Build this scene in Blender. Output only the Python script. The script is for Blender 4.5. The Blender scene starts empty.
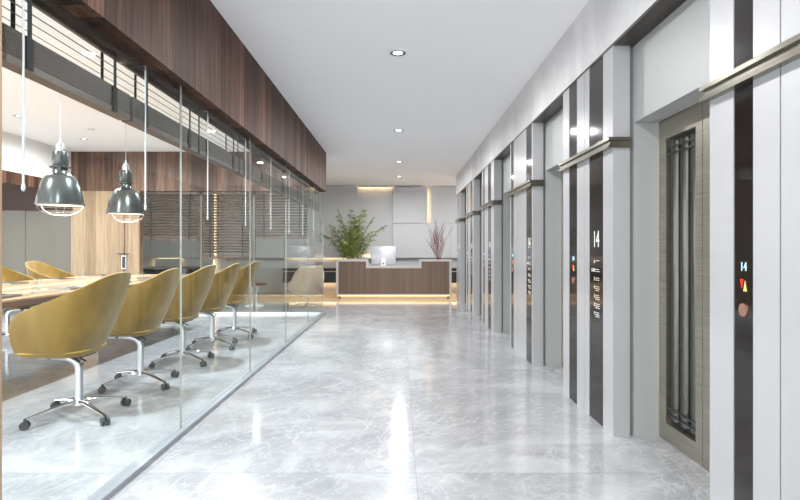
import bpy, bmesh, math, random
from mathutils import Vector, Matrix
random.seed(7)
C = bpy.context.scene.collection
SC = bpy.context.scene
PI = math.pi

# ------------------------------------------------------------------ camera
cd = bpy.data.cameras.new('camera'); cam = bpy.data.objects.new('camera', cd); C.objects.link(cam)
cam.location = (0, 0, 1.2); cam.rotation_euler = (PI/2, 0, 0)
cd.sensor_width = 36; cd.lens = 36*560/800; cd.clip_start = 0.05; cd.clip_end = 200
SC.camera = cam
# ------------------------------------------------------------------ world, exposure
w = bpy.data.worlds.new('world'); SC.world = w; w.use_nodes = True
w.node_tree.nodes['Background'].inputs[0].default_value = (1.0, 0.99, 0.985, 1)
w.node_tree.nodes['Background'].inputs[1].default_value = 3.9
SC.view_settings.view_transform = 'Standard'; SC.view_settings.look = 'None'
SC.view_settings.gamma = 1; SC.view_settings.exposure = -0.05
SC.view_settings.use_curve_mapping = False
SC.cycles.use_denoising = True
SC.cycles.max_bounces = 14; SC.cycles.diffuse_bounces = 7; SC.cycles.glossy_bounces = 6
SC.cycles.transparent_max_bounces = 24; SC.cycles.transmission_bounces = 8
SC.cycles.sample_clamp_indirect = 6; SC.cycles.caustics_refractive = False

# light strengths (W)
P_CORR, P_ROOM, P_LOBBY, P_PEND, E_WARM = 60, 106, 74, 9, 6.0
CEIL = 3.01

# ------------------------------------------------------------------ helpers
def lin(c):
    return tuple((v/12.92 if v <= .04045 else ((v+.055)/1.055)**2.4) for v in [x/255 for x in c]) + (1,)

def mat(name, rgb, rough=.5, metal=0, coat=0, spec=.5, emis=None, estr=0):
    m = bpy.data.materials.new(name); m.use_nodes = True
    b = m.node_tree.nodes['Principled BSDF']
    b.inputs['Base Color'].default_value = lin(rgb); b.inputs['Roughness'].default_value = rough
    b.inputs['Metallic'].default_value = metal; b.inputs['Coat Weight'].default_value = coat
    b.inputs['Specular IOR Level'].default_value = spec
    if emis: b.inputs['Emission Color'].default_value = lin(emis); b.inputs['Emission Strength'].default_value = estr
    return m

def N(m, t, **kw):
    n = m.node_tree.nodes.new(t)
    for k, v in kw.items(): setattr(n, k, v)
    return n
def L(m, a, b): m.node_tree.links.new(a, b)
def bsdf(m): return m.node_tree.nodes['Principled BSDF']
def coords(m, scale=(1,1,1), rot=(0,0,0)):
    tc = N(m, 'ShaderNodeNewGeometry'); mp = N(m, 'ShaderNodeMapping')
    mp.inputs['Scale'].default_value = scale; mp.inputs['Rotation'].default_value = rot
    L(m, tc.outputs['Position'], mp.inputs[0]); return mp.outputs[0]
def objcoords(m, scale=(1,1,1)):
    tc = N(m, 'ShaderNodeTexCoord'); mp = N(m, 'ShaderNodeMapping'); mp.inputs['Scale'].default_value = scale
    L(m, tc.outputs['Object'], mp.inputs[0]); return mp.outputs[0]
def ramp(m, fac, stops):
    r = N(m, 'ShaderNodeValToRGB'); cr = r.color_ramp
    while len(cr.elements) < len(stops): cr.elements.new(.5)
    for e, (p, c) in zip(cr.elements, stops): e.position = p; e.color = lin(c)
    L(m, fac, r.inputs[0]); return r.outputs[0]
def math_(m, op, a, b=None, c=None):
    n = N(m, 'ShaderNodeMath', operation=op)
    for i, v in enumerate((a, b, c)):
        if v is None: continue
        if isinstance(v, (int, float)): n.inputs[i].default_value = v
        else: L(m, v, n.inputs[i])
    return n.outputs[0]
def mixc(m, f, a, b, blend='MIX'):
    n = N(m, 'ShaderNodeMix', data_type='RGBA', blend_type=blend)
    for i, v in ((0, f), (6, a), (7, b)):
        if isinstance(v, (int, float)): n.inputs[i].default_value = v
        elif isinstance(v, tuple): n.inputs[i].default_value = v
        else: L(m, v, n.inputs[i])
    return n.outputs[2]

def marble(name, base, dark, light, rough, tiles=None, vein=.6):
    m = mat(name, base, rough); b = bsdf(m)
    g = N(m, 'ShaderNodeNewGeometry'); vec = g.outputs['Position']
    seam = None
    if tiles:
        tx, ty, ox, oy = tiles
        s = N(m, 'ShaderNodeSeparateXYZ'); L(m, vec, s.inputs[0])
        u = math_(m, 'DIVIDE', math_(m, 'SUBTRACT', s.outputs[0], ox), tx)
        v = math_(m, 'DIVIDE', math_(m, 'SUBTRACT', s.outputs[1], oy), ty)
        fu = math_(m, 'FRACT', u); fv = math_(m, 'FRACT', v)
        lu = math_(m, 'LESS_THAN', fu, .0035/tx); lv = math_(m, 'LESS_THAN', fv, .006/ty)
        seam = math_(m, 'MAXIMUM', lu, lv)
        cu = math_(m, 'FLOOR', u); cv = math_(m, 'FLOOR', v)
        cb = N(m, 'ShaderNodeCombineXYZ')
        L(m, math_(m, 'MULTIPLY', cu, 7.3), cb.inputs[0]); L(m, math_(m, 'MULTIPLY', cv, 3.9), cb.inputs[1])
        L(m, math_(m, 'ADD', cu, cv), cb.inputs[2])
        ad = N(m, 'ShaderNodeVectorMath', operation='ADD'); L(m, vec, ad.inputs[0]); L(m, cb.outputs[0], ad.inputs[1])
        vec = ad.outputs[0]
    mp = N(m, 'ShaderNodeMapping'); mp.inputs['Rotation'].default_value = (0.3, 0.5, .7); L(m, vec, mp.inputs[0])
    n1 = N(m, 'ShaderNodeTexNoise'); n1.inputs['Scale'].default_value = 1.1; n1.inputs['Detail'].default_value = 7
    n1.inputs['Roughness'].default_value = .62; n1.inputs['Distortion'].default_value = 1.2; L(m, mp.outputs[0], n1.inputs[0])
    col = ramp(m, n1.outputs[0], [(.3, dark), (.5, base), (.72, light)])
    for sc_, dist, wd in ((1.3, 1.6, .014), (3.1, 1.2, .014), (5.2, 2.0, .02)):
        n2 = N(m, 'ShaderNodeTexNoise'); n2.inputs['Scale'].default_value = sc_; n2.inputs['Detail'].default_value = 6
        n2.inputs['Roughness'].default_value = .55; n2.inputs['Distortion'].default_value = dist
        mp2 = N(m, 'ShaderNodeMapping'); mp2.inputs['Scale'].default_value = (1, .55, 1)
        mp2.inputs['Location'].default_value = (sc_*5, 2, 1); L(m, mp.outputs[0], mp2.inputs[0]); L(m, mp2.outputs[0], n2.inputs[0])
        d = math_(m, 'ABSOLUTE', math_(m, 'SUBTRACT', n2.outputs[0], .5))
        f = math_(m, 'MULTIPLY', math_(m, 'SUBTRACT', 1.0, math_(m, 'MINIMUM', math_(m, 'DIVIDE', d, wd), 1.0)), vein)
        col = mixc(m, f, col, lin(light))
    if seam is not None: col = mixc(m, math_(m, 'MULTIPLY', seam, .55), col, lin((120, 122, 126)))
    L(m, col, b.inputs['Base Color'])
    return m

def wood(name, dark, mid, light, rough=.4, axis='z', board=.12, across='x', spec=.4, world=True):
    m = mat(name, mid, rough, spec=spec); b = bsdf(m)
    idx = {'x':0,'y':1,'z':2}
    sc = [26, 26, 26]; sc[idx[axis]] = 1.3
    vec = coords(m, tuple(sc)) if world else objcoords(m, tuple(sc))
    n = N(m, 'ShaderNodeTexNoise'); n.inputs['Scale'].default_value = 1.0; n.inputs['Detail'].default_value = 6
    n.inputs['Roughness'].default_value = .65; n.inputs['Distortion'].default_value = .35
    L(m, vec, n.inputs[0])
    v0 = coords(m) if world else objcoords(m)
    s = N(m, 'ShaderNodeSeparateXYZ'); L(m, v0, s.inputs[0])
    cell = math_(m, 'FLOOR', math_(m, 'DIVIDE', s.outputs[idx[across]], board))
    wn = N(m, 'ShaderNodeTexWhiteNoise', noise_dimensions='1D'); L(m, cell, wn.inputs[1])
    fac = math_(m, 'ADD', math_(m, 'MULTIPLY', n.outputs[0], .8), math_(m, 'MULTIPLY', math_(m, 'SUBTRACT', wn.outputs[0], .5), .28))
    col = ramp(m, fac, [(.22, dark), (.42, mid), (.62, light)])
    L(m, col, b.inputs['Base Color'])
    return m

def brushed(name, rgb, rough, axis='y', amt=.25):
    m = mat(name, rgb, rough, metal=1); b = bsdf(m)
    sc = [180, 180, 180]; sc['xyz'.index(axis)] = 3
    n = N(m, 'ShaderNodeTexNoise'); n.inputs['Detail'].default_value = 3; n.inputs['Scale'].default_value = 1
    L(m, coords(m, tuple(sc)), n.inputs[0])
    c0 = tuple(int(v*(1-amt)) for v in rgb); c1 = tuple(min(255, int(v*(1+amt))) for v in rgb)
    L(m, ramp(m, n.outputs[0], [(.3, c0), (.7, c1)]), b.inputs['Base Color'])
    return m

def glassmat(name, tint=(250,253,252), ior=1.10, rough=0):
    m = bpy.data.materials.new(name); m.use_nodes = True; nt = m.node_tree; nt.nodes.clear()
    o = N(m, 'ShaderNodeOutputMaterial'); t = N(m, 'ShaderNodeBsdfTransparent'); g = N(m, 'ShaderNodeBsdfGlossy')
    t.inputs[0].default_value = lin(tint); g.inputs['Roughness'].default_value = rough
    f = N(m, 'ShaderNodeFresnel'); gg = N(m, 'ShaderNodeNewGeometry'); L(m, math_(m, 'ADD', math_(m, 'MULTIPLY', gg.outputs['Backfacing'], 1/ior-ior), ior), f.inputs[0]); mx = N(m, 'ShaderNodeMixShader')
    L(m, f.outputs[0], mx.inputs[0]); L(m, t.outputs[0], mx.inputs[1]); L(m, g.outputs[0], mx.inputs[2]); L(m, mx.outputs[0], o.inputs[0])
    return m

def emit(name, rgb, s):
    m = bpy.data.materials.new(name); m.use_nodes = True; nt = m.node_tree; nt.nodes.clear()
    o = N(m, 'ShaderNodeOutputMaterial'); e = N(m, 'ShaderNodeEmission'); e.inputs[0].default_value = lin(rgb); e.inputs[1].default_value = s
    L(m, e.outputs[0], o.inputs[0]); return m

def fabric(name, rgb, rgb2, scale=260, rough=.85):
    m = mat(name, rgb, rough, spec=.25); b = bsdf(m)
    b.inputs['Sheen Weight'].default_value = .25
    n = N(m, 'ShaderNodeTexNoise'); n.inputs['Scale'].default_value = scale; n.inputs['Detail'].default_value = 2
    n2 = N(m, 'ShaderNodeTexNoise'); n2.inputs['Scale'].default_value = 9; n2.inputs['Detail'].default_value = 4
    L(m, objcoords(m), n.inputs[0]); L(m, objcoords(m, (1,1,.3)), n2.inputs[0])
    f = math_(m, 'ADD', math_(m, 'MULTIPLY', n.outputs[0], .45), math_(m, 'MULTIPLY', n2.outputs[0], .55))
    L(m, ramp(m, f, [(.35, rgb2), (.65, rgb)]), b.inputs['Base Color'])
    bp = N(m, 'ShaderNodeBump'); bp.inputs['Strength'].default_value = .15; bp.inputs['Distance'].default_value = .002
    L(m, n.outputs[0], bp.inputs['Height']); L(m, bp.outputs[0], b.inputs['Normal'])
    return m

# --- mesh building
def bx(bm, x0, x1, y0, y1, z0, z1, M=None):
    vs = [bm.verts.new(Vector(p)) for p in ((x0,y0,z0),(x1,y0,z0),(x1,y1,z0),(x0,y1,z0),(x0,y0,z1),(x1,y0,z1),(x1,y1,z1),(x0,y1,z1))]
    if M is not None:
        for v in vs: v.co = M @ v.co
    for f in ((0,3,2,1),(4,5,6,7),(0,1,5,4),(1,2,6,5),(2,3,7,6),(3,0,4,7)): bm.faces.new([vs[i] for i in f])
    return vs
def lathe(bm, prof, seg=32, c=(0,0,0), cap=True):
    rings = []
    for r, z in prof:
        if r < 1e-6: rings.append([bm.verts.new((c[0], c[1], c[2]+z))])
        else: rings.append([bm.verts.new((c[0]+r*math.cos(2*PI*i/seg), c[1]+r*math.sin(2*PI*i/seg), c[2]+z)) for i in range(seg)])
    for a, b in zip(rings, rings[1:]):
        for i in range(seg):
            j = (i+1) % seg
            if len(a) == 1 and len(b) == 1: continue
            if len(a) == 1: bm.faces.new((a[0], b[j], b[i]))
            elif len(b) == 1: bm.faces.new((a[i], a[j], b[0]))
            else: bm.faces.new((a[i], a[j], b[j], b[i]))
    if cap:
        if len(rings[0]) > 1: bm.faces.new(rings[0][::-1])
        if len(rings[-1]) > 1: bm.faces.new(rings[-1])
def tube(bm, pts, r, seg=10, sy=1.0, closed=False, up=Vector((0,0,1))):
    """tube along pts; r a number or list; sy flattens the section"""
    pts = [Vector(p) for p in pts]; n = len(pts)
    rs = r if isinstance(r, (list, tuple)) else [r]*n
    rings = []
    for i, p in enumerate(pts):
        if closed: t = pts[(i+1) % n] - pts[i-1]
        else: t = (pts[min(i+1, n-1)] - pts[max(i-1, 0)])
        t.normalize()
        s = t.cross(up)
        if s.length < 1e-3: s = t.cross(Vector((0,1,0)))
        s.normalize(); u = s.cross(t).normalized()
        rings.append([bm.verts.new(p + s*rs[i]*math.cos(2*PI*k/seg)*sy + u*rs[i]*math.sin(2*PI*k/seg)) for k in range(seg)])
    m = n if closed else n-1
    for i in range(m):
        a, b = rings[i], rings[(i+1) % n]
        for k in range(seg):
            j = (k+1) % seg; bm.faces.new((a[k], a[j], b[j], b[k]))
    if not closed: bm.faces.new(rings[0][::-1]); bm.faces.new(rings[-1])
def prism(bm, poly, z0, z1, ax='z'):
    def P(a, b, c): return {'z':(a,b,c), 'y':(a,c,b), 'x':(c,a,b)}[ax]
    lo = [bm.verts.new(P(a, b, z0)) for a, b in poly]; hi = [bm.verts.new(P(a, b, z1)) for a, b in poly]
    n = len(poly); bm.faces.new(lo[::-1]); bm.faces.new(hi)
    for i in range(n): j = (i+1) % n; bm.faces.new((lo[i], lo[j], hi[j], hi[i]))
def bez(p0, p1, p2, p3, n=10):
    p0, p1, p2, p3 = map(Vector, (p0, p1, p2, p3)); o = []
    for i in range(n+1):
        t = i/n; o.append(p0*(1-t)**3 + p1*3*t*(1-t)**2 + p2*3*t*t*(1-t) + p3*t**3)
    return o

def obj(name, bm, m, parent=None, smooth=False, bevel=0, loc=None):
    if smooth:
        for f in bm.faces: f.smooth = True
    bmesh.ops.recalc_face_normals(bm, faces=bm.faces[:])
    me = bpy.data.meshes.new(name); bm.to_mesh(me); bm.free(); me.materials.append(m)
    o = bpy.data.objects.new(name, me); C.objects.link(o)
    if smooth:
        me.set_sharp_from_angle(angle=math.radians(38))
    if parent: o.parent = parent
    if loc: o.location = loc
    if bevel:
        b = o.modifiers.new('bevel', 'BEVEL'); b.width = bevel; b.segments = 2; b.limit_method = 'ANGLE'
    return o
def box(name, x0, x1, y0, y1, z0, z1, m, parent=None, bevel=0):
    bm = bmesh.new(); bx(bm, x0, x1, y0, y1, z0, z1); return obj(name, bm, m, parent, bevel=bevel)
def tag(o, label, cat, group=None, kind=None):
    o['label'] = label; o['category'] = cat
    if group: o['group'] = group
    if kind: o['kind'] = kind
    return o
def thing(name, label, cat, loc=(0,0,0), rz=0, group=None):
    o = bpy.data.objects.new(name, None); C.objects.link(o); o.location = loc; o.rotation_euler = (0,0,rz)
    o.empty_display_size = .1
    return tag(o, label, cat, group)
def struct(o, label=None, cat=None):
    o['kind'] = 'structure'
    if label: o['label'] = label
    if cat: o['category'] = cat
    return o
def kids(o): return [c for c in bpy.data.objects if c.parent == o]
def dup(root, loc, rz=None, label=None, group=None):
    def rec(s, parent):
        c = s.copy(); C.objects.link(c)
        if parent: c.parent = parent
        for k in KIDS.get(s.name, []): rec(k, c)
        return c
    KIDS = {}
    for o in C.objects:
        if o.parent: KIDS.setdefault(o.parent.name, []).append(o)
    r = rec(root, None); r.location = loc
    if rz is not None: r.rotation_euler = (0, 0, rz)
    if label: r['label'] = label
    if group: r['group'] = group
    return r
def textmesh(s, size, m, name, parent, M, align='CENTER', ext=.0008):
    cu = bpy.data.curves.new('t', 'FONT'); cu.body = s; cu.size = size; cu.align_x = align; cu.align_y = 'CENTER'; cu.extrude = ext
    t = bpy.data.objects.new('t', cu); C.objects.link(t)
    bpy.context.view_layer.update()
    me = bpy.data.meshes.new_from_object(t.evaluated_get(bpy.context.evaluated_depsgraph_get()))
    bpy.data.objects.remove(t); bpy.data.curves.remove(cu)
    me.transform(M); me.materials.clear(); me.materials.append(m); me.name = name
    o = bpy.data.objects.new(name, me); C.objects.link(o)
    if parent: o.parent = parent
    return o
def lamp(name, loc, power, size, color=(1,1,1), rot=(0,0,0), spread=PI, shape='DISK', sy=None):
    l = bpy.data.lights.new(name, 'AREA'); l.shape = shape; l.size = size; l.energy = power; l.color = color; l.spread = spread
    if sy: l.size_y = sy
    o = bpy.data.objects.new(name, l); C.objects.link(o); o.location = loc; o.rotation_euler = rot
    return o

# ------------------------------------------------------------------ materials
M_FLOOR = marble('polished_marble_floor', (156,157,160), (141,142,146), (185,186,188), .10, (1.45, 2.62, .085, 3.01-2.62), .5)
M_MWALL = marble('honed_marble_wall', (212,212,214), (200,201,204), (230,230,231), .5, None, .25)
M_BEIGE = wood('pale_oak_floor', (176,150,118), (196,170,136), (208,186,152), .3, 'x', .16, 'y')
M_CEIL = mat('white_ceiling_paint', (243,243,245), .8)
M_WHITEW = mat('white_wall_paint', (228,229,231), .7)
M_LACQ = mat('pale_grey_lacquer', (174,175,178), .3)
M_LACQ2 = mat('pale_grey_satin', (170,173,173), .45)
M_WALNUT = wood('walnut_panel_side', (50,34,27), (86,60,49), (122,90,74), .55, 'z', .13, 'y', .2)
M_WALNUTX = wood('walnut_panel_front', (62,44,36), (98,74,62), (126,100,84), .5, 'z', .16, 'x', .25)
M_OAK = wood('light_oak_veneer', (124,100,76), (146,122,96), (164,141,114), .45, 'z', .2, 'x')
M_TABLE = wood('table_oak', (150,116,86), (190,160,128), (214,190,160), .22, 'y', .22, 'x')
M_TABLEE = wood('table_walnut_edge', (70,46,32), (112,76,52), (140,100,70), .35, 'y', .5, 'x')
M_BLIND = mat('dark_walnut_slat', (60,44,37), .5)
M_BLINDF = mat('walnut_slat', (84,68,58), .5)
M_RAIL = wood('walnut_rail', (58,43,36), (80,61,51), (100,80,67), .4, 'y', .5, 'x')
M_TAPE = mat('black_ladder_tape', (34,33,34), .8)
M_WAND = mat('clear_acrylic_wand', (205,206,208), .2)
M_GLASS = glassmat('clear_glass')
M_TUMBLER = glassmat('tumbler_glass', (249,251,251), 1.5)
M_EDGE = mat('glass_edge', (140,140,134), .6)
M_ALU = mat('satin_aluminium', (200,202,206), .3, metal=1)
M_SILL = mat('aluminium_channel', (158,162,168), .35, metal=.6)
M_CHROME = mat('polished_chrome', (225,226,228), .08, metal=1)
M_STEEL = brushed('brushed_bronze_steel', (184,179,167), .38, 'y', .08)
M_STEELB = brushed('brushed_vertical_steel', (104,104,100), .28, 'z', .1)
M_BRONZE = brushed('polished_bronze_ledge', (150,146,136), .22, 'y', .12)
M_SOFFIT = mat('dark_bronze_soffit', (78,70,64), .3, metal=.8)
M_STRIP = mat('dark_bronze_glass', (32,27,26), .08, metal=0, coat=0)
M_BLACK = mat('black_recess', (14,14,15), .35)
M_GROOVE = mat('shadow_gap', (118,121,122), .6)
M_PRINT = mat('glowing_white_print', (228,226,220), .5, emis=(228,226,220), estr=.25)  # print has a faint glow of its own, though it is no lamp
M_LED = emit('led_digits', (190,235,255), 2.2)
M_RED = emit('red_arrow', (255,70,50), 1.4)
M_YEL = emit('yellow_arrow', (250,240,150), 1.3)
M_COPPER = mat('copper_button', (196,150,132), .3, metal=.7)
M_WARM = emit('warm_led_strip', (255,212,158), E_WARM*2)
M_WARMD = emit('desk_glow_strip', (255,218,150), 5)
M_LENS = emit('downlight_lens', (255,250,242), 5)
M_PLENS = emit('pendant_bulb', (255,226,180), 3.5)
M_WHITE = mat('white_enamel', (236,236,236), .35)
M_RIM = mat('dark_reflector', (70,70,72), .3, metal=.6)
M_YELLOW = fabric('mustard_fabric', (142,114,54), (116,90,40))
M_CUSH = fabric('mustard_cushion', (168,142,68), (150,124,54))
M_PIPE = mat('pale_yellow_piping', (206,176,84), .6)
M_DARKG = mat('dark_grey_plastic', (56,56,58), .55)
M_PGREY = mat('gunmetal_enamel', (82,86,85), .25, metal=.6, coat=.25)
M_GREYP = mat('grey_wall_panel', (192,195,199), .6)
M_GREYD = mat('taupe_curtain_panel', (106,100,92), .8)
M_CRED = mat('charcoal_credenza', (44,44,48), .45)
M_STONE = mat('pale_stone_frame', (198,192,188), .45)
M_CREAM = fabric('cream_upholstery', (216,192,172), (202,178,158), 200)
M_DKTABLE = mat('dark_brown_tabletop', (56,42,38), .4)
M_BROWNT = mat('brown_tabletop', (110,72,58), .4)
M_SCREEN = mat('silver_computer_back', (198,202,208), .3, metal=.35)
M_LEAF = mat('palm_leaf', (92,110,44), .5)
_n = N(M_LEAF, 'ShaderNodeTexNoise'); _n.inputs['Scale'].default_value = 6
L(M_LEAF, objcoords(M_LEAF), _n.inputs[0]); L(M_LEAF, ramp(M_LEAF, _n.outputs[0], [(.3, (66,82,34)), (.5, (100,114,52)), (.75, (150,154,80))]), bsdf(M_LEAF).inputs['Base Color'])
M_STALK = mat('palm_stalk', (128,130,62), .5)
M_TWIG = mat('red_twig', (98,28,38), .6)
M_POT = mat('grey_planter', (150,150,150), .6)
M_SOIL = mat('soil', (50,38,30), .95)
M_NOTE = mat('dark_notebook_cover', (66,64,66), .5)
M_PAPER = mat('paper', (228,226,220), .7)

# slatted desk front
M_SLAT = wood('desk_walnut_slats', (118,100,88), (126,107,94), (134,115,101), .5, 'z', .06, 'x')

# ------------------------------------------------------------------ structure
XR, XG = 1.372, -1.44
Y0 = -1.2   # corridor end left open behind the camera to let world light in
YF, YW = 10.3, 15.8
struct(box('floor', -9.2, 6.2, Y0, 12.9, -.1, 0, M_FLOOR))
struct(box('floor', -9.2, 6.2, 12.9, YW+.2, -.1, 0, M_BEIGE))
struct(box('ceiling', -9.2, 6.2, Y0, YW+.2, CEIL, CEIL+.1, M_CEIL))
struct(box('wall_back', -9.2, 6.2, YW, YW+.2, 0, CEIL, M_GREYP))
bm = bmesh.new(); bx(bm, 6.0, 6.2, 13.7, YW, 0, .4); bx(bm, 6.0, 6.2, 13.7, YW, 2.7, CEIL); bx(bm, 6.0, 6.2, 13.7, 14.0, .4, 2.7); bx(bm, 6.0, 6.2, 15.5, YW, .4, 2.7)
struct(obj('wall_far_right', bm, M_WHITEW))  # unseen end wall, its opening added to bring daylight into the lobby
# unseen left side wall, its tall openings added to let daylight in
bm = bmesh.new()
bx(bm, -9.2, -9.0, Y0, YW, 0, .3); bx(bm, -9.2, -9.0, Y0, YW, 2.85, CEIL)
y = Y0
while y < 9.5:
    bx(bm, -9.2, -9.0, y, y+.15, .3, 2.85); y += 2.1
bx(bm, -9.2, -9.0, 9.3, YW, .3, 2.85)
struct(obj('wall_left', bm, M_WHITEW))
# corridor right wall: marble band above the lifts
bm = bmesh.new(); bx(bm, XR, XR+.6, Y0, 13.7, 2.535, CEIL)
struct(obj('wall_right', bm, M_MWALL))
struct(box('trim_1', XR-.001, XR+.6, Y0, 13.7, 2.515, 2.534, M_SOFFIT))
struct(box('wall_right_end', XR+.2, 6.0, 13.58, 13.7, 0, 2.515, M_LACQ2))
struct(box('wall_right_core', 1.78, 1.98, Y0, 13.57, 0, 2.514, M_LACQ2))

# lift piers: (near corner, far corner, near strip(y0,y1), far strip(y0,y1), seam)
PIERS = [(.95, 2.48, (1.15,1.44), (2.176,2.306), 2.02),
         (3.606, 4.71, (3.783,4.063), (4.34,4.545), 4.17),
         (5.79, 6.98, (5.83,6.09), (6.76,6.92), 6.52),
         (8.17, 9.37, (8.44,8.73), (9.08,9.24), 8.90),
         (10.4, 11.6, (10.62,10.9), (11.3,11.45), 11.1),
         (12.8, 13.57, (12.95,13.15), (13.32,13.44), 13.25)]
T = 1
strips = []
for (a, b, s1, s2, seam) in PIERS:
    T += 1
    # pier face plates of white lacquer with a shadow seam, side returns and the stepped inner frame
    bm = bmesh.new()
    cuts = sorted([s1[0], s1[1], s2[0], s2[1]])
    spans = [(a, cuts[0]), (cuts[1], seam-.004), (seam+.004, cuts[2]), (cuts[3], b)]
    for y0, y1 in spans: bx(bm, XR, XR+.109, y0, y1, 0, 2.515)
    bx(bm, XR+.02, XR+.105, a+.003, b-.003, 0, 2.514)
    root = struct(obj('trim_%d' % T, bm, M_LACQ))
    bm = bmesh.new(); bx(bm, XR+.109, XR+.135, a+.02, b-.02, 0, 2.513)
    obj('shadow_gap', bm, M_GROOVE, root)
    bm = bmesh.new(); bx(bm, XR+.135, 1.779, a, b, 0, 2.512)
    obj('inner_frame', bm, M_LACQ2, root)
    strips.append((s1, s2))
    T += 1
    # ledge wrapping the pier
    bm = bmesh.new()
    x0, y0, y1 = XR-.037, a-.02, b+.02
    def ring(bm, d, z0, z1):
        bx(bm, x0+d, XR, y0+d, y1-d, z0, z1); bx(bm, XR, XR+.109, y0+d, a, z0, z1); bx(bm, XR, XR+.109, b, y1-d, z0, z1)
    ring(bm, 0, 1.905, 1.925); ring(bm, .014, 1.872, 1.905); ring(bm, 0, 1.858, 1.872)
    root = struct(obj('trim_%d' % T, bm, M_BRONZE))
# plain wall nearer than the first pier
struct(box('wall_right_near', XR+.05, 1.779, Y0, .949, 0, 2.512, M_LACQ))

# lift doors
def lift_door(n, y0, y1):
    bm = bmesh.new(); bx(bm, 1.507, 1.66, y0+.001, y1-.001, 2.02, 2.513)
    root = struct(obj('door_%d' % n, bm, M_LACQ2)); root['label'] = 'brushed steel lift door'
    mid = (y0+y1)/2+.045
    for side, (a, b) in enumerate(((y0, mid-.002), (mid+.002, y1))):
        w_ = b-a; ia, ib = a+.07, b-.095
        zi0, zi1 = .115, 1.897
        bm = bmesh.new(); X0, X1 = 1.668, 1.71
        bx(bm, X0, X1, a, ia, .004, 2.02); bx(bm, X0, X1, ib, b, .004, 2.02)
        bx(bm, X0, X1, ia, ib, .004, zi0); bx(bm, X0, X1, ia, ib, zi1, 2.02)
        lf = obj('door_leaf', bm, M_STEEL, root)
        bm = bmesh.new(); bx(bm, 1.702, 1.708, ia+.0005, ib-.0005, zi0+.0005, zi1-.0005)
        obj('recessed_panel', bm, M_BLACK, lf)
        wi = ib-ia
        for k in range(3):
            c = ia + wi*(k+.5)/3
            pts = [(1.7015 - .024*math.sin(PI*i/8), c - .31*wi/3*math.cos(PI*i/8)) for i in range(9)]
            bm = bmesh.new(); prism(bm, pts, zi0+.03, zi1-.03)
            obj('vertical_bar', bm, M_STEELB, lf, smooth=True)
        bm = bmesh.new()
        for zc in (zi0+.06, zi0+.1, zi1-.06, zi1-.1): bx(bm, 1.672, 1.676, ia+.001, ib-.001, zc-.005, zc+.005)
        obj('cross_rail', bm, M_DARKG, lf)
    bm = bmesh.new(); bx(bm, 1.6685, 1.779, y0, y1, 0, .003); obj('threshold', bm, M_ALU, root)
gaps = [(PIERS[i][1], PIERS[i+1][0]) for i in range(len(PIERS)-1)]
for n, (a, b) in enumerate(gaps, 1): lift_door(n, a, b)

# dark strips with their signs
def RT(x, y, z):   # text on a plane facing -X, reading towards -Y
    return Matrix.Translation((x, y, z)) @ Matrix(((0,0,-1,0),(-1,0,0,0),(0,1,0,0),(0,0,0,1)))
ORD = ['nearest', 'second', 'third', 'fourth', 'fifth', 'farthest']
XS = XR+.004
for i, (s1, s2) in enumerate(strips):
    # floor directory strip
    if i < 0: continue
    bm = bmesh.new(); bx(bm, XS, XR+.0195, s1[0]+.001, s1[1]-.001, .001, 2.513)
    t = obj('directory_strip', bm, M_STRIP)
    tag(t, 'wide dark bronze strip with a printed 14 and floor list on the %s lift pier' % ORD[i], 'sign', 'floor directory strips')
    yc = (s1[0]+s1[1])/2
    textmesh('1', .165, M_PRINT, 'floor_number', t, RT(XS-.001, yc+.036, 1.27) @ Matrix.Diagonal((.8,1,1,1)))
    textmesh('4', .165, M_PRINT, 'floor_number', t, RT(XS-.001, yc-.026, 1.27) @ Matrix.Diagonal((.85,1,1,1)))
    rows = ['6', '8-10', '5', '4', '3', '2', '1']
    for k, r in enumerate(rows):
        z = 1.118-.0605*k
        textmesh(r, .036, M_PRINT, 'floor_row_number', t, RT(XS-.001, yc+.03, z), align='RIGHT')
        bm = bmesh.new()
        rr = random.Random(k)
        for ln, dz in enumerate((.007, -.007, -.02)):
            if ln == 2 and k < 3: continue
            if ln == 1 and k == 0: continue
            yy = yc+.018
            while yy > yc-.055:
                wd = rr.uniform(.006, .016); bx(bm, XS-.002, XS, yy-wd, yy, z+dz-.002, z+dz+.002); yy -= wd+.004
        obj('floor_row_text', bm, M_PRINT, t)
    # call panel strip
    bm = bmesh.new(); bx(bm, XS, XR+.0195, s2[0]+.001, s2[1]-.001, .001, 2.513)
    t = obj('call_panel', bm, M_STRIP)
    tag(t, 'narrow dark strip with lit 14, arrows and call button on the %s lift pier' % ORD[i], 'call panel', 'lift call panels')
    yc = (s2[0]+s2[1])/2
    textmesh('1', .05, M_LED, 'lit_number', t, RT(XS-.001, yc+.012, 1.132) @ Matrix.Diagonal((.8,1,1,1)))
    textmesh('4', .05, M_LED, 'lit_number', t, RT(XS-.001, yc-.010, 1.132) @ Matrix.Diagonal((.8,1,1,1)))
    def tri(pts, m_, nm):
        bm = bmesh.new(); prism(bm, pts, XS-.0015, XS, 'x'); o = obj(nm, bm, m_, t); return o
    tri([(yc+.024, 1.083), (yc+.002, 1.083), (yc+.013, 1.045)], M_RED, 'down_arrow')
    tri([(yc+.002, 1.035), (yc-.02, 1.035), (yc-.009, 1.078)], M_YEL, 'up_arrow')
    bm = bmesh.new(); ps = [(yc+.026*math.cos(2*PI*k/24), .96+.026*math.sin(2*PI*k/24)) for k in range(24)]
    prism(bm, ps, XS-.006, XS, 'x'); obj('call_button', bm, M_COPPER, t)

# ---- meeting room shell
# walnut fascia along the corridor and across the far end
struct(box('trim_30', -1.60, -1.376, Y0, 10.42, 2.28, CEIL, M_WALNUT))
struct(box('trim_31', -6.05, -1.60, YF, YF+.12, 2.285, CEIL, M_WALNUTX))
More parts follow.
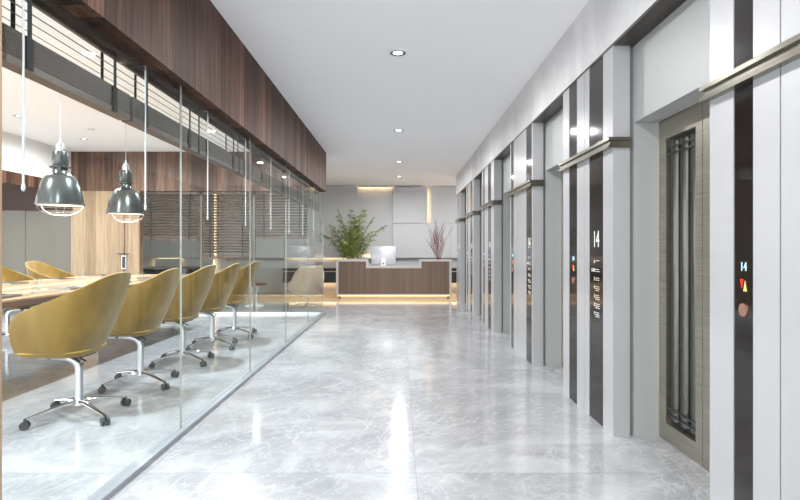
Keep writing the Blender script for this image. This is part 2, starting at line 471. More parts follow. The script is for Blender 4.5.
# side bulkhead, white above a walnut band
bm = bmesh.new(); bx(bm, -6.17, -6.05, Y0, YF+.12, 2.42, CEIL)
r = struct(obj('wall_left_bulkhead', bm, M_WHITEW))
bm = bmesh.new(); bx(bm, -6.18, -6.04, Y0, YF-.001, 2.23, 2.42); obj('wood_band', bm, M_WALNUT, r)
# far partition left of the oak door: dark transom and taupe panels
bm = bmesh.new(); bx(bm, -9, -6.02, YF, YF+.12, 1.93, 2.6)
struct(obj('wall_transom', bm, mat('dark_walnut_gloss', (56,38,32), .45, spec=.2)))
bm = bmesh.new()
x = -9
while x < -6.07:
    bx(bm, x, min(x+.42, -6.06), YF+.01*(1 if int((x+9)/.42) % 2 else 2), YF+.12, 0, 1.929); x += .42
struct(obj('wall_far_left', bm, M_GREYD))
struct(box('wall_end_left', -9, -6.05, YF+.001, YF+.119, 2.601, CEIL, M_WHITEW))
# oak door wall
dr = box('door_6', -6.055, -5.075, YF+.005, YF+.11, 0, 2.284, M_OAK); struct(dr)
obj('door_panel', (lambda b: (bx(b, -5.06, -4.90, YF+.005, YF+.1, 0, 2.284), b)[1])(bmesh.new()), M_OAK, dr)
obj('door_frame', (lambda b: (bx(b, -4.89, -4.78, YF-.02, YF+.12, 0, 2.284), b)[1])(bmesh.new()), M_OAK, dr)
bm = bmesh.new(); bx(bm, -5.12, -5.03, YF-.012, YF+.004, .85, 1.10); h = obj('lock_plate', bm, M_ALU, dr, bevel=.003)
bm = bmesh.new(); bx(bm, -5.105, -5.045, YF-.016, YF-.012, .87, 1.08); obj('keypad', bm, M_DARKG, h)
bm = bmesh.new(); tube(bm, [(-5.075, YF-.01, 1.13), (-5.075, YF-.06, 1.13)], .012); tube(bm, [(-4.96, YF-.06, 1.13), (-5.17, YF-.06, 1.13)], .011)
obj('door_handle', bm, M_DARKG, dr, smooth=True)

# glass partition along the corridor
joints = [.3, 1.915, 3.68, 5.38, 7.07, 8.77, 10.47]
for i, (a, b) in enumerate(zip(joints, joints[1:])):
    if i == 1: a = 2.01
    bm = bmesh.new(); bx(bm, XG-.006, XG+.006, a+.003, b-.003, .031, 2.279)
    g = struct(obj('window_%d' % (i+1), bm, M_GLASS))
    bm = bmesh.new(); bx(bm, XG-.006, XG+.0065, b-.002, b, .031, 2.279); obj('glass_joint', bm, M_EDGE, g)
bm = bmesh.new(); bx(bm, XG-.036, XG+.04, .3, 10.55, 0, .03)
struct(obj('trim_32', bm, M_SILL))
struct(box('trim_33', XG-.06, -1.425, 1.92, 2.005, .031, 2.279, M_OAK))
struct(box('wall_left_near', -1.60, -1.376, Y0, .3, 0, 2.279, M_WHITEW))
# glass partition across the far end
xs = [-4.775, -3.70, -2.72, -1.45]
for i, (a, b) in enumerate(zip(xs, xs[1:])):
    bm = bmesh.new(); bx(bm, a+.003, b-.003, 10.44, 10.452, .046, 2.36)
    g = struct(obj('window_%d' % (i+10), bm, M_GLASS))
    if i < 2:
        bm = bmesh.new(); bx(bm, b-.02, b+.02, 10.425, 10.475, .046, 2.36); obj('mullion', bm, M_GREYD, g)
struct(box('trim_34', -4.775, XG-.04, 10.40, 10.50, 0, .035, M_WHITE))

# ---- back wall relief panels with warm coves
def wx(px): return (px-400)*15.7/560
def wz(py): return 1.2+(250-py)*15.7/560
def panel(n, p0, p1, y0, y1, d):
    bm = bmesh.new(); bx(bm, wx(p0), wx(p1), YW-d, YW-d+.03, wz(y1), wz(y0)); o = struct(obj('wall_panel_%d' % n, bm, M_GREYP, bevel=.004))
    bm = bmesh.new(); bx(bm, wx(p0)+.12, wx(p1)-.12, YW-d+.03, YW, wz(y1)+.12, wz(y0)-.12); obj('mounting_frame', bm, M_GREYP, o)
    return o
panel(1, 60, 150, 186, 258, .10); panel(2, 150.3, 214, 186, 258, .10); panel(3, 217, 284, 186, 258, .10)
panel(4, 284.5, 357.5, 186, 258, .10)
panel(5, 393, 427.5, 187, 223, .11); panel(6, 431.5, 520, 187, 223, .05); panel(7, 393, 450, 223.3, 258, .09)
panel(8, 450.2, 520, 223.3, 258, .09)
bm = bmesh.new(); bx(bm, wx(358), wx(392.6), YW-.11, YW-.09, CEIL-.045, CEIL); bx(bm, wx(358), wx(392.6), YW-.11, YW, wz(259), wz(258.2)); bx(bm, wx(358), wx(392.6), YW-.11, YW-.09, wz(258.2), wz(257.3))
struct(obj('trim_35', bm, M_GREYP))
panel(9, 155, 182, 258.6, 275, .12); panel(10, 186, 213.5, 258.6, 275, .12)
def strip(label, x0, x1, y0, y1, z0, z1):
    o = box('light_strip', x0, x1, y0, y1, z0, z1, M_WARM); tag(o, label, 'light', 'warm cove lights'); return o
strip('warm strip light at the top of the wall recess behind the palm', wx(358.5), wx(392), YW-.08, YW-.05, CEIL-.02, CEIL-.002)
strip('warm strip light along the bottom of the wall recess behind the computer', wx(358.5), wx(392), YW-.08, YW-.05, wz(258.2)+.001, wz(258.2)+.015)
strip('upright warm strip light beside the raised wall panel', wx(427.5)-.05, wx(427.5)-.02, YW-.07, YW-.04, wz(222), wz(190))
strip('warm strip light under the wall panel behind the egg chair', wx(286), wx(356), YW-.05, YW-.02, wz(258)+.02, wz(258)+.035)
strip('warm strip light under the wall panel seen beyond the round table', wx(156), wx(181), YW-.07, YW-.04, wz(258.6)-.03, wz(258.6)-.012)
strip('short warm strip light at the left edge of the low wall box', wx(155)+.012, wx(155)+.03, YW-.07, YW-.04, wz(274), wz(260))
strip('short warm strip light right of the low wall box, by the longest far blind', wx(213.5)-.03, wx(213.5)-.012, YW-.07, YW-.04, wz(274), wz(260))
strip('upright warm strip light seen through the longest far blind', wx(214)-.05, wx(214)-.02, YW-.05, YW-.02, wz(257), wz(190))
strip('warm strip light under the floating credenza left of the desk', -3.1, -1.0, YW-.12, YW-.08, .28, .297)
strip('warm strip light under the floating credenza right of the desk', 1.0, 5, YW-.12, YW-.08, .28, .297)

# ------------------------------------------------------------------ lighting fixtures
def downlight(x, y, label, group, power, r=.085, warm=(1,.99,.98), spread=PI*.95):
    t = thing('downlight', label, 'ceiling light', (x, y, CEIL), 0, group)
    bm = bmesh.new()
    lathe(bm, [(r+.018, 0), (r+.018, -.006), (r, -.008), (r-.012, -.004), (r-.012, 0)], 36, cap=False); obj('trim_ring', bm, M_WHITE, t, smooth=True)
    bm = bmesh.new(); lathe(bm, [(r-.012, -.001), (r-.014, -.005), (r-.03, -.004), (r-.04, -.001)], 36, cap=False); obj('reflector', bm, M_RIM, t, smooth=True)
    bm = bmesh.new(); lathe(bm, [(0, -.002), (r-.04, -.002)], 24, cap=False); obj('lens', bm, M_LENS, t)
    lamp('downlight_lamp', (x, y, CEIL-.012), power, .09, warm, spread=spread)
for y, nm in ((5.145, 'nearest'), (8.48, 'second'), (11.5, 'third'), (13.8, 'farthest')):
    downlight(-.02, y, 'round recessed downlight, %s in the row along the corridor ceiling' % nm, 'corridor downlights', P_CORR)
for y in (1.8,):
    lamp('downlight_lamp', (-.02, y, CEIL-.012), P_CORR, .09, (1,.99,.98), spread=PI*.95)
for y, nm in ((7.56, 'nearer'), (9.13, 'farther')):
    downlight(-5.15, y, 'small round downlight in the meeting room ceiling, %s of the pair by the left bulkhead' % nm, 'meeting room downlights', 20, .07)
for y, nm in ((8.38, 'farther'), (5.0, 'nearer')):
    downlight(-4.62, y, 'bright flush downlight %s in the row over the far side of the table' % nm, 'meeting room downlights', P_ROOM, .05)
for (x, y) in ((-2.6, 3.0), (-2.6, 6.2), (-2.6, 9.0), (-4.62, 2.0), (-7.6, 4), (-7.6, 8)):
    lamp('downlight_lamp', (x, y, CEIL-.012), P_ROOM, .12, (.84,.92,1), spread=PI*.95)  # unseen lamps without fixtures, added to brighten and cool the meeting room
for (x, y, nm) in ((-3.4, 13.2, 'over the small brown table'), (-6.2, 13.2, 'over the round dark table')):
    downlight(x, y, 'round lobby downlight '+nm, 'lobby downlights', P_LOBBY*.3)
lamp('downlight_lamp', (3.4, 14.6, CEIL-.012), P_LOBBY, .1, (1,.99,.98), spread=PI*.95)  # unseen lobby lamp without a fixture, there for brightness

# ------------------------------------------------------------------ blinds along the corridor glass
def blind_side(k):
    y0 = 2.10+1.05*k; y1 = y0+1.02; xc = -1.535; hw = .03
    t = thing('venetian_blind', '', 'blind', (xc, y0, 0), 0, 'raised blinds along the corridor glass')
    W = y1-y0
    obj('headrail', (lambda b: (bx(b, -.035, .035, 0, W, 2.244, 2.279), b)[1])(bmesh.new()), M_RAIL, t)
    bm = bmesh.new()
    for z in (2.222, 2.182, 2.142, 2.102): bx(bm, -hw, hw, 0, W, -.0015, .0015, Matrix.Translation((0,0,z)) @ Matrix.Rotation(math.radians(30), 4, 'Y'))
    z = 1.964
    while z < 2.06: bx(bm, -hw, hw, 0, W, z-.0049, z+.0049); z += .0118
    obj('slats', bm, M_BLIND, t)
    obj('bottom_rail', (lambda b: (bx(b, -hw-.002, hw+.002, 0, W, 1.922, 1.955), b)[1])(bmesh.new()), M_RAIL, t)
    for yy in (.17, .85):
        for sx in (-1, 1):
            bm = bmesh.new(); xx = sx*(hw+.004)
            bx(bm, xx-.0012, xx+.0012, yy-.013, yy+.013, 2.055, 2.244); bx(bm, xx-.003, xx+.003, yy-.022, yy+.022, 1.93, 2.06)
            obj('ladder_tape', bm, M_TAPE, t)
    bm = bmesh.new(); tube(bm, [(.062, .09, 2.24), (.062, .09, 1.46)], .0045, 8); lathe(bm, [(.004, 0), (.008, .01), (.006, .03)], 8, (.062, .09, 1.43))
    w_ = obj('wand', bm, M_WAND, t, smooth=True)
    bm = bmesh.new(); tube(bm, [(.035, .09, 2.262), (.062, .09, 2.262), (.062, .09, 2.238)], .004, 8); obj('wand_hook', bm, M_ALU, w_)
    return t
names = ['nearest', 'second', 'third', 'fourth', 'fifth', 'sixth', 'seventh', 'farthest']
for k in range(8):
    t = blind_side(k); t['label'] = 'dark walnut blind drawn up along the corridor glass, %s of the row' % (names[k])

# blinds on the far partition
def blind_far(x0, x1, zb, label):
    t = thing('venetian_blind', label, 'blind', ((x0+x1)/2, 10.38, 0), 0, 'lowered blinds on the far glass')
    hw = (x1-x0)/2
    bm = bmesh.new(); bx(bm, -hw, hw, -.03, .03, 2.235, 2.284); obj('headrail', bm, M_RAIL, t)
    bm = bmesh.new(); z = 2.2
    while z > zb+.05:
        M = Matrix.Translation((0, 0, z)) @ Matrix.Rotation(math.radians(34), 4, 'X')
        bx(bm, -hw, hw, -.03, .03, -.0016, .0016, M); z -= .052
    for q in range(5): bx(bm, -hw, hw, -.03, .03, zb+.022+q*.006, zb+.025+q*.006)
    obj('slats', bm, M_BLINDF, t)
    bm = bmesh.new(); bx(bm, -hw, hw, -.03, .03, zb-.012, zb+.018); obj('bottom_rail', bm, M_RAIL, t)
    for xx in (-hw*.68, hw*.68):
        bm = bmesh.new(); bx(bm, xx-.013, xx+.013, -.034, -.032, zb, 2.24); obj('ladder_tape', bm, M_TAPE, t)
blind_far(-4.80+.03, -3.74, 1.385, 'brown blind half lowered beside the oak door')
blind_far(-3.65, -2.77, 1.06, 'brown blind on the far glass, lowered further than its neighbours')
blind_far(-2.67, -1.70, 1.42, 'brown blind half lowered at the corridor end of the far glass')

# ------------------------------------------------------------------ pendants
def pendant(x, y, label):
    t = thing('pendant_lamp', label, 'pendant lamp', (x, y, 1.690), 0, 'pendant lamps over the meeting table')
    bm = bmesh.new()
    prof = [(.252, 0), (.262, .004), (.262, .012), (.255, .016)]
    prof += [(.252, .03), (.246, .07), (.238, .11), (.229, .15), (.218, .19), (.206, .225), (.192, .26), (.18, .285), (.167, .305), (.15, .322), (.125, .335), (.095, .343), (.082, .348), (.076, .356), (.074, .41)]
    prof = [(r_*.93 if z_ < .34 else r_, z_) for r_, z_ in prof]
    inner = [(r_-.006, z_-.003) for r_, z_ in prof[3:-1]][::-1]
    lathe(bm, prof + [(.03, .41), (.03, .345)] + inner + [(.2344, 0)], 48, cap=False)
    obj('lamp_shade', bm, M_PGREY, t, smooth=True)
    bm = bmesh.new(); lathe(bm, [(.222, .012), (.227, .006), (.02, .3)], 40, cap=False); obj('shade_lining', bm, M_WHITE, t, smooth=True)
    bm = bmesh.new(); lathe(bm, [(.076, .411), (.104, .415), (.104, .428), (.08, .434)], 36); obj('collar', bm, M_PGREY, t, smooth=True)
    bm = bmesh.new(); lathe(bm, [(.07, .434), (.082, .45), (.08, .56), (.074, .592), (.05, .6)], 36); obj('lamp_housing', bm, M_PGREY, t, smooth=True)
    bm = bmesh.new(); lathe(bm, [(.046, .6), (.046, .655), (.034, .67), (.034, .69), (.012, .70), (.012, .735), (.004, .742)], 28); obj('cable_cap', bm, M_ALU, t, smooth=True)
    bm = bmesh.new(); tube(bm, [(0,0,.74), (0,0,CEIL-1.690-.02)], .004, 8); obj('cord', bm, M_ALU, t)
    bm = bmesh.new(); lathe(bm, [(.05, -.025), (.05, -.005), (.045, -.001)], 24, (0,0,CEIL-1.690)); obj('ceiling_rose', bm, M_WHITE, t, smooth=True)
    bm = bmesh.new(); bmesh.ops.create_uvsphere(bm, u_segments=20, v_segments=12, radius=.05, matrix=Matrix.Translation((0,0,.13))); obj('bulb', bm, M_PLENS, t, smooth=True)
    bm = bmesh.new()
    for r_, z_ in ((.226, -.012), (.176, -.068), (.10, -.098)):
        tube(bm, [(r_*math.cos(a*PI/16), r_*math.sin(a*PI/16), z_) for a in range(32)], .0013, 6, closed=True)
    for k in range(3):
        a = k*PI/3+.2
        tube(bm, [(.232*math.cos(q)*math.cos(a), .232*math.cos(q)*math.sin(a), -.112*math.sin(q)) for q in [PI*j/16 for j in range(17)]], .0014, 6)
    obj('wire_guard', bm, M_ALU, t)
    l = lamp('pendant_bulb_lamp', (x, y, 1.690+.03), P_PEND, .2, (1,.9,.76))
pendant(-3.75, 6.18, 'grey metal pendant lamp with wire guard, nearer one over the table')
pendant(-3.75, 7.66, 'grey metal pendant lamp with wire guard, farther one in front of the oak door')

# ------------------------------------------------------------------ meeting table
t = thing('meeting_table', 'long pale oak meeting table with walnut edge behind the glass', 'table', (-3.83, 5.95, 0))
bm = bmesh.new(); bx(bm, -.83, .83, -2.75, 2.75, .80, .82); obj('table_top', bm, M_TABLE, t, bevel=.003)
bm = bmesh.new()
prism(bm, [(-.82, .7995), (.82, .7995), (.79, .752), (-.79, .752)], -2.73, 2.73, 'y'); obj('table_edge', bm, M_TABLEE, t)
for yy in (-1.9, 1.75):
    bm = bmesh.new(); bx(bm, -.3, .3, yy-.05, yy+.05, 0, .752); obj('pedestal', bm, M_TABLEE, t, bevel=.01)

# ------------------------------------------------------------------ meeting chairs
def rim_h(x):   # rim height against fore-aft position (front is -x)
    pts = [(-.31, .64), (-.30, .70), (-.275, .745), (-.23, .778), (-.1, .83), (.10, .905), (.24, .97), (.35, 1.04)]
    if x <= pts[0][0]: return pts[0][1]
    for (a, za), (b, zb) in zip(pts, pts[1:]):
        if x <= b: return za+(zb-za)*(x-a)/(b-a)
    return pts[-1][1]
def make_chair():
    t = thing('meeting_chair', '', 'chair', (0,0,0))
    zb = .507
    NU, NV = 44, 14
    bm = bmesh.new(); grid = []
    for iv in range(NV+1):
        v = iv/NV; row = []
        e = 1-(1-v)**2.2
        wv = .262+.05*e; bk = .12+.115*e+.08*v**1.4; fr = -.298-.006*e
        for iu in range(NU+1):
            s = -1+2*iu/NU
            # U path: straight sides then a rounded back
            if abs(s) > .5:
                k = (abs(s)-.5)/.5; x = -.02+(fr+.02)*k; y = wv
                y *= 1-.10*k**2
            else:
                a = (1-abs(s)/.5)*PI/2
                n = 2.15+.4*v
                x = -.02+(bk+.02)*(math.sin(a)**(2/n)); y = wv*(max(0, math.cos(a))**(2/n))
            y = math.copysign(y, s)
            xr = -.02+(x+.02)
            rx = -.02+(x+.02)
            top = rim_h(rx if abs(s) > .5 else -.02+(rx+.02)*(.37/(bk+.02)))
            # back corners dip so the back rises to a soft peak
            z = zb+(top-zb)*v
            row.append(bm.verts.new((x, y, z)))
        grid.append(row)
    for iv in range(NV):
        for iu in range(NU):
            bm.faces.new((grid[iv][iu], grid[iv][iu+1], grid[iv+1][iu+1], grid[iv+1][iu]))
    # pan: bridge mirrored verts
    r0 = grid[0]
    for iu in range(NU//2):
        a, b, c, d = r0[iu], r0[iu+1], r0[NU-iu-1], r0[NU-iu]
        if b is c: bm.faces.new((a, b, d))
        else: bm.faces.new((a, b, c, d))
    o = obj('shell', bm, M_YELLOW, t, smooth=True)
    o.data.set_sharp_from_angle(angle=PI)
    so = o.modifiers.new('s', 'SOLIDIFY'); so.thickness = .022; so.offset = -1 if False else 0
    sb = o.modifiers.new('b', 'BEVEL'); sb.width = .006; sb.segments = 2; sb.limit_method = 'ANGLE'; sb.angle_limit = math.radians(50)
    def slab(x0, x1, w0, z0, z1, nm, m_, rnd=.06):
        bm = bmesh.new(); P = []
        for cx, cy, a0 in ((x1-rnd, w0-rnd, 0), (x0+rnd, w0-rnd, PI/2), (x0+rnd, -w0+rnd, PI), (x1-rnd, -w0+rnd, 3*PI/2)):
            for q in range(6): a = a0+q*PI/10; P.append((cx+rnd*math.cos(a), cy+rnd*math.sin(a)))
        prism(bm, P, z0, z1); return obj(nm, bm, m_, t, bevel=.012 if z1-z0 > .03 else .003)
    slab(-.29, .10, .21, .512, .555, 'seat_cushion', M_CUSH)
    P = []
    for cx, cy, a0, rr_ in ((-.03, .11, 0, .15), (-.235, .185, PI/2, .07), (-.235, -.185, PI, .07), (-.03, -.11, 3*PI/2, .15)):
        for q in range(9): a = a0+q*PI/16; P.append((cx+rr_*math.cos(a), cy+rr_*math.sin(a)))
    for nm, lv, m_ in (('seat_pan', ((1.0, .494), (1.0, .484), (.93, .466), (.8, .458)), M_YELLOW), ('piping', ((.99, .504), (1.02, .501), (1.02, .497), (.99, .494)), M_PIPE)):
        bm = bmesh.new(); rg = [[bm.verts.new((x*k-.02*(1-k), y*k, z)) for x, y in P] for k, z in lv]
        for A, B in zip(rg, rg[1:]):
            for q in range(len(P)): w_ = (q+1) % len(P); bm.faces.new((A[q], A[w_], B[w_], B[q]))
        bm.faces.new(rg[0]); bm.faces.new(rg[-1][::-1]); obj(nm, bm, m_, t, smooth=True)
    slab(-.24, .08, .10, .444, .4575, 'mounting_plate', M_DARKG, .02)
    bm = bmesh.new(); pts = [(-.3, 0, .43), (-.2, 0, .43)] + bez((-.15, 0, .43), (-.05, 0, .425), (0, 0, .405), (0, 0, .33), 8) + [(0,0,.2), (0,0,.11)]
    tube(bm, pts, [.012, .015]+[.017,.018,.019,.02,.021,.022,.022,.022,.022]+[.022, .022], 12, 1.25, up=Vector((0,1,0))); obj('column', bm, M_ALU, t, smooth=True)
    bm = bmesh.new(); tube(bm, [(-.02, 0, .437), (.05, 0, .40), (.012, 0, .37)], .008, 8); tube(bm, [(-.2, -.03, .43), (-.2, .03, .43)], .013, 12); obj('tilt_bracket', bm, M_DARKG, t, smooth=True)
    bm = bmesh.new(); lathe(bm, [(.018, .08), (.034, .088), (.034, .115), (.026, .13)], 20); obj('hub', bm, M_ALU, t, smooth=True)
    for q in range(4):
        a = math.radians(-124+90*q); c, s = math.cos(a), math.sin(a)
        bm = bmesh.new()
        tube(bm, [(c*r_, s*r_, z_) for r_, z_ in ((.02, .112), (.1, .108), (.2, .093), (.28, .078), (.345, .066))], [.017, .015, .012, .010, .009], 10, 1.25); lg = obj('leg', bm, M_CHROME, t, smooth=True)
        bm = bmesh.new(); ca = a+.9+q*.5; d = Vector((math.cos(ca), math.sin(ca), 0)); p = Vector((c*.35, s*.35, .028))
        for sd in (-1, 1): tube(bm, [p+d*sd*.008, p+d*sd*.026], .028, 16)
        tube(bm, [p+Vector((0,0,0)), p+Vector((0,0,.045))], .008, 8)
        obj('caster', bm, M_DARKG, lg, smooth=True)
    return t
ch = make_chair()
used = False
def put(x, y, rz, label, grp):
    global used
    if not used:
        used = True; ch.location = (x, y, 0); ch.rotation_euler = (0,0,rz); ch['label'] = label; ch['group'] = grp; return ch
    return dup(ch, (x, y, 0), rz, label, grp)
CH = [(4.03, 0, 'mustard bucket chair nearest the camera on the corridor side of the table'),
      (4.99, .03, 'mustard bucket chair second from the camera on the corridor side'),
      (5.96, -.02, 'mustard bucket chair in the middle of the corridor side row'),
      (6.90, .02, 'mustard bucket chair fourth from the camera on the corridor side'),
      (7.82, -.03, 'mustard bucket chair farthest from the camera on the corridor side')]
for y, rz, lb in CH: put(-2.31, y, rz, lb, 'mustard meeting chairs')
put(-5.08, 8.2, PI, 'mustard bucket chair across the table, rising in front of the taupe wall', 'mustard meeting chairs')
put(-5.08, 7.25, PI, 'mustard bucket chair across the table, cut by the left picture edge', 'mustard meeting chairs')

# things on the table
ZT = .8205
def tumbler(x, y, label):
    bm = bmesh.new(); lathe(bm, [(0, .001), (.034, .001), (.038, .11), (.0355, .11), (.0315, .008), (0, .008)], 28, cap=False)
    o = obj('tumbler', bm, M_TUMBLER, smooth=True, loc=(x, y, ZT)); tag(o, label, 'glass', 'tumblers on the meeting table')
tumbler(-3.23, 4.95, 'clear tumbler nearest the camera on the table by the first notebook')
tumbler(-3.42, 5.3, 'clear tumbler just behind the nearest tumbler')
tumbler(-4.15, 7.3, 'clear tumbler on the far side of the table toward the oak door')
tumbler(-3.2, 6.9, 'clear tumbler on the table beside the fourth near chair')
tumbler(-3.15, 8.15, 'clear tumbler at the far corner of the table')
def notebook(x, y, rz, label):
    t = thing('notebook', label, 'notebook', (x, y, ZT), rz, 'notebooks on the meeting table')
    bm = bmesh.new(); bx(bm, -.11, .11, -.15, .15, .003, .013); obj('pages', bm, M_PAPER, t)
    bm = bmesh.new(); bx(bm, -.115, .115, -.155, .155, .0, .003); bx(bm, -.115, .115, -.155, .155, .013, .016); obj('cover', bm, M_NOTE, t)
    bm = bmesh.new(); tube(bm, [(.06, -.11, .0202), (.03, .06, .0202)], .004, 8); obj('pen', bm, M_DARKG, t)
notebook(-3.24, 4.5, .12, 'dark notebook nearest the camera on the meeting table')
notebook(-3.25, 5.5, -.05, 'dark notebook in front of the second near chair')
notebook(-3.25, 6.42, .08, 'dark notebook in front of the middle near chair')
notebook(-3.25, 7.3, 0, 'dark notebook in front of the fourth near chair')
notebook(-3.27, 7.9, .05, 'dark notebook in front of the farthest near chair')
notebook(-4.38, 6.3, .02, 'dark notebook across the table, nearest of its row')
notebook(-4.38, 7.2, -.04, 'dark notebook across the table, middle of its row')
notebook(-4.38, 8.15, .04, 'dark notebook across the table, farthest of its row')

# ------------------------------------------------------------------ reception desk
YD = 13.58
def dx(px): return (px-400)*YD/560
def dz(py): return 1.2-(py-250)*YD/560
t = thing('reception_desk', 'long reception desk with slatted walnut front in a pale stone frame', 'desk', (0, YD, 0))
def local(o): o.matrix_parent_inverse = Matrix.Translation((0, -YD, 0)); return o
xl, xr, cl, cr_ = dx(336), dx(451.6), dx(366), dx(421.6)
zt, zc, zb = dz(259.3), dz(266), dz(295.6); th = .055
outer = [(xl, zb), (xr, zb), (xr, zt), (cr_-.0, zt), (cr_, zc), (cl, zc), (cl, zt), (xl, zt)]
bm = bmesh.new()
bx(bm, xl, xl+th, YD, YD+.12, zb, zt); bx(bm, xr-th, xr, YD, YD+.12, zb, zt)
bx(bm, xl+th, xr-th, YD, YD+.12, zb, zb+th*.7)
bx(bm, xl+th, cl+th, YD, YD+.12, zt-th, zt); bx(bm, cr_-th, xr-th, YD, YD+.12, zt-th, zt)
bx(bm, cl, cl+th, YD, YD+.12, zc-th, zt-th); bx(bm, cr_-th, cr_, YD, YD+.12, zc-th, zt-th)
bx(bm, cl+th, cr_-th, YD, YD+.12, zc-th, zc)
local(obj('frame', bm, M_STONE, t))
bm = bmesh.new(); x = xl+th; n = 46; stp = (xr-xl-2*th)/n
for i in range(n):
    a = xl+th+i*stp; b = a+stp*.8; mid = (a+b)/2
    top = zt-th if (mid < cl or mid > cr_) else zc-th
    bx(bm, a, b, YD+.015, YD+.05, zb+th*.7, top)
bx(bm, xl+th, cl, YD+.05, YD+.08, zb+th*.7, zt-th); bx(bm, cr_, xr-th, YD+.05, YD+.08, zb+th*.7, zt-th); bx(bm, cl, cr_, YD+.05, YD+.08, zb+th*.7, zc-th)
local(obj('slatted_front', bm, M_SLAT, t))
bm = bmesh.new(); bx(bm, xl+.02, xr-.02, YD+.121, YD+.85, .70, .74); local(obj('worktop', bm, M_STONE, t))
for a, b in ((xl+.02, xl+.06), (xr-.06, xr-.02)):
    bm = bmesh.new(); bx(bm, a, b, YD+.121, YD+.85, 0, .699); local(obj('side_panel', bm, M_STONE, t))
bm = bmesh.new(); bx(bm, xl+.1, xr-.1, YD+.10, YD+.118, 0, zb-.001); local(obj('plinth', bm, M_STONE, t))
bm = bmesh.new(); bx(bm, xl+.05, xr-.05, YD+.04, YD+.06, zb-.012, zb-.001); local(obj('underglow_strip', bm, M_WARMD, t))

YM = 14.05
t = thing('desktop_computer', 'silver all-in-one computer seen from behind on the reception desk', 'computer', ((383.5-400)*YM/560, YM, .7405))
bm = bmesh.new()
M = Matrix.Translation((0, -.03, .33)) @ Matrix.Rotation(math.radians(-5), 4, 'X')
pts = [(-.31, -.22), (.31, -.22), (.31, .22), (-.31, .22)]
lo = [bm.verts.new(M @ Vector((x, .02, z))) for x, z in pts]
mid_ = [bm.verts.new(M @ Vector((x, .005, z))) for x, z in pts]
hi = [bm.verts.new(M @ Vector((x*.6, -.035, z*.6))) for x, z in pts]
bm.faces.new(lo); bm.faces.new(hi[::-1])
for A, B in ((lo, mid_), (mid_, hi)):
    for i in range(4): j = (i+1) % 4; bm.faces.new((A[i], A[j], B[j], B[i]))
o = obj('housing', bm, M_SCREEN, t, smooth=True, bevel=.01)
bm = bmesh.new(); bx(bm, -.3, .3, .0205, .0225, -.16, .21, M); obj('screen', bm, M_BLACK, t)
bm = bmesh.new(); prism(bm, [(-.075, 0), (.075, 0), (.075, .006), (-.075, .006)], -.10, .08, 'y')
vs = bx(bm, -.06, .06, -.10, -.092, .006, .26)
obj('stand', bm, M_WHITE, t)
bm = bmesh.new(); tube(bm, [(0, -.1005, .12), (0, -.1015, .12)], .02, 20); obj('cable_hole', bm, M_BLACK, t)

# credenza
t = thing('credenza', 'long dark floating credenza under the back wall behind the reception desk', 'cabinet', (0, 15.55, .3))
bm = bmesh.new(); bx(bm, -3.2, 5.6, -.22, .248, 0, .30); o = obj('body', bm, M_CRED, t)
bm = bmesh.new(); bx(bm, -3.2, 5.6, -.222, .248, .301, .322); obj('pale_shelf_line', bm, M_STONE, t)
bm = bmesh.new(); bx(bm, -3.2, 5.6, -.23, .248, .323, .40); obj('top', bm, M_CRED, t)

# ------------------------------------------------------------------ palm
def frond(parent, az, lean, length, droop, seed):
    R = random.Random(seed); n = 22
    d = Vector((math.cos(az), math.sin(az), 0)); pts = []
    p = Vector((d.x*.03, d.y*.03, .30)); ang = lean
    step = length/n
    for i in range(n+1):
        pts.append(p.copy()); p = p + (d*math.sin(ang)+Vector((0,0,1))*math.cos(ang))*step; ang += droop/n*(.15+1.7*(i/n)**1.5)
    bm = bmesh.new(); tube(bm, pts, [.009*(1-.8*i/n)+.001 for i in range(n+1)], 6)
    side = d.cross(Vector((0,0,1)))
    for i in range(9, n+1):
        for q in range(2 if i % 2 else 1):
            u = (i+q*.5)/n
            if u > 1: continue
            a = pts[min(i, n-1)].lerp(pts[min(i+1, n)], q*.5); tg = (pts[min(i+1, n)]-pts[max(i-1, 0)]).normalized()
            ll = .29*math.sin(PI*min(1, .25+.75*(u-.3)/.7))**.7*R.uniform(.85, 1.1)+.05
            for sg in (-1, 1):
                dr = (tg*.75+side*sg*.8+tg.cross(side)*R.uniform(-.15, .3)).normalized()
                up = dr.cross(tg).normalized(); wdt = .016
                m1 = a+dr*ll*.5; e = a+dr*ll+Vector((0,0,-ll*.45))
                wv = dr.cross(up).normalized()*wdt
                v = [bm.verts.new(x) for x in (a-wv*.3, m1-wv, e, m1+wv, a+wv*.3)]
                bm.faces.new((v[0], v[1], v[3], v[4])); bm.faces.new((v[1], v[2], v[3]))
    return obj('frond', bm, M_LEAF, parent)
t = thing('potted_palm', 'bushy green palm in a planter behind the left end of the reception desk', 'plant', (-1.24, 14.85, 0))
bm = bmesh.new(); lathe(bm, [(.17, 0), (.21, .02), (.24, .42), (.215, .42), (.2, .36)], 28, cap=False); obj('planter', bm, M_POT, t, smooth=True)
bm = bmesh.new(); lathe(bm, [(0, .0), (.2, .0)], 24, (0,0,.37), cap=False); obj('soil', bm, M_SOIL, t)
R = random.Random(3)
for i in range(17):
    az = 2*PI*i/17*5.0+R.uniform(-.3, .3)
    k = i/17
    q = .5 if math.sin(az) > .1 else 1
    frond(t, az, (.03+.32*k)*q, R.uniform(1.9, 2.1)*(1-.20*k), (.35+1.5*k)*(.6+.4*q)+R.uniform(-.1, .2), i)

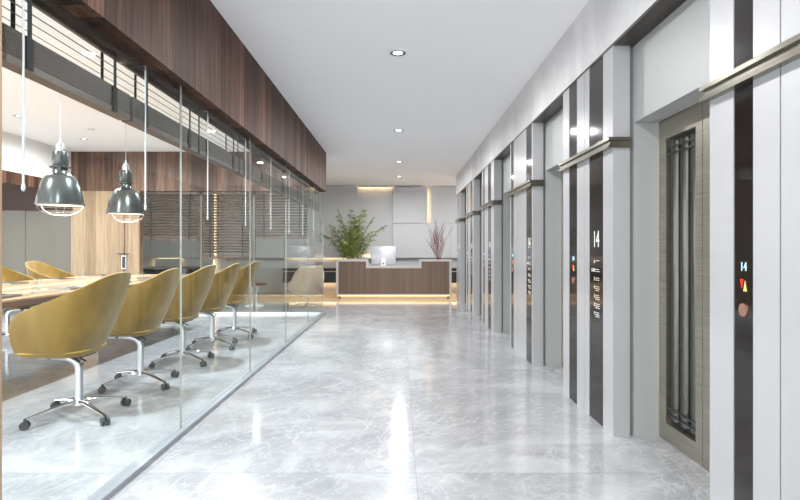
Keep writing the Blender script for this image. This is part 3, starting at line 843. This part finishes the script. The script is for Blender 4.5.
# red twigs
t = thing('twig_vase', 'vase of bare dark red branches behind the right end of the desk', 'plant', (.97, 14.15, .7405))
bm = bmesh.new(); lathe(bm, [(0, 0), (.045, 0), (.06, .06), (.045, .15), (.028, .2), (.034, .23), (.028, .23), (.02, .19)], 20, cap=False); obj('vase', bm, M_WHITE, t, smooth=True)
bm = bmesh.new(); R = random.Random(11)
def twig(p, d, ln, r, depth):
    pts = [p]; q = p.copy(); dd = d.copy()
    for i in range(5):
        dd = (dd+Vector((R.uniform(-.16,.16), R.uniform(-.16,.16), .05))).normalized(); q = q+dd*ln/5; pts.append(q.copy())
        if depth and i > 0:
            sd = (dd+Vector((R.uniform(-.9,.9), R.uniform(-.9,.9), R.uniform(0,.5)))).normalized()
            twig(q.copy(), sd, ln*.45, r*.6, depth-1)
    tube(bm, pts, [r*(1-.14*i) for i in range(len(pts))], 5)
for i in range(13):
    a = i*2*PI/13*5; k = .12+.30*(i/13); twig(Vector((0,0,.1)), Vector((k*math.cos(a), k*math.sin(a), 1)).normalized(), R.uniform(.62, .85)*(1-.2*i/13), .007, 2)
obj('branches', bm, M_TWIG, t)

# ------------------------------------------------------------------ lounge furniture beyond the far glass
def egg_chair(x, y, rz):
    t = thing('lounge_chair', 'cream swivel lounge chair turned away beside the reception desk', 'chair', (x, y, 0), rz)
    bm = bmesh.new(); NU, NV = 36, 12; G = []
    for iv in range(NV+1):
        v = iv/NV; row = []
        for iu in range(NU+1):
            s = -1+2*iu/NU; a = s*math.radians(135)
            rad = .14+.22*math.sin(min(1, v*1.25)*PI/2)
            if v > .8: rad -= .03*(v-.8)/.2
            top = .88-.34*min(1, max(0, (abs(s)-.34)/.36))**1.3
            z = .25+(top-.25)*(v**1.35)
            wid = 1+.12*max(0, abs(s)-.45)
            row.append(bm.verts.new((rad*math.sin(a)*1.0*wid, -rad*math.cos(a)*.95, z)))
        G.append(row)
    for iv in range(NV):
        for iu in range(NU): bm.faces.new((G[iv][iu], G[iv][iu+1], G[iv+1][iu+1], G[iv+1][iu]))
    bm.faces.new(G[0])
    o = obj('shell', bm, M_CREAM, t, smooth=True); o.data.set_sharp_from_angle(angle=PI)
    so = o.modifiers.new('s', 'SOLIDIFY'); so.thickness = .035; so.offset = 0
    bm = bmesh.new(); lathe(bm, [(0, .275), (.2, .28), (.27, .34), (.26, .40), (0, .41)], 28, cap=False); obj('seat_cushion', bm, M_CREAM, t, smooth=True)
    bm = bmesh.new(); lathe(bm, [(.03, .06), (.02, .1), (.02, .236)], 16); obj('column', bm, M_CHROME, t, smooth=True)
    for q in range(4):
        a = PI/4+q*PI/2+.2; c, s = math.cos(a), math.sin(a)
        bm = bmesh.new(); tube(bm, [(c*r_, s*r_, z_) for r_, z_ in ((.01, .085), (.15, .08), (.26, .045), (.31, .012))], [.014, .013, .011, .011], 8, 1.4); obj('leg', bm, M_CHROME, t, smooth=True)
egg_chair(-1.95, 11.65, math.radians(42))
t = thing('coffee_table', 'small low table with round brown top on a white trumpet foot', 'table', (-3.12, 12.0, 0))
bm = bmesh.new(); lathe(bm, [(.24, .45), (.26, .455), (.26, .485), (.25, .49)], 36); obj('table_top', bm, M_BROWNT, t, smooth=True)
bm = bmesh.new(); lathe(bm, [(.2, 0), (.2, .012), (.06, .05), (.05, .25), (.12, .449)], 32); obj('base', bm, M_WHITE, t, smooth=True)
t = thing('round_table', 'large dark brown round table beyond the far glass', 'table', (-4.95, 12.2, 0))
bm = bmesh.new(); lathe(bm, [(.64, .70), (.72, .74), (.72, .81), (.70, .82)], 48); obj('table_top', bm, M_DKTABLE, t, smooth=True)
bm = bmesh.new(); lathe(bm, [(.35, 0), (.35, .02), (.08, .05), (.07, .6), (.2, .699)], 36); obj('base', bm, M_DKTABLE, t, smooth=True)
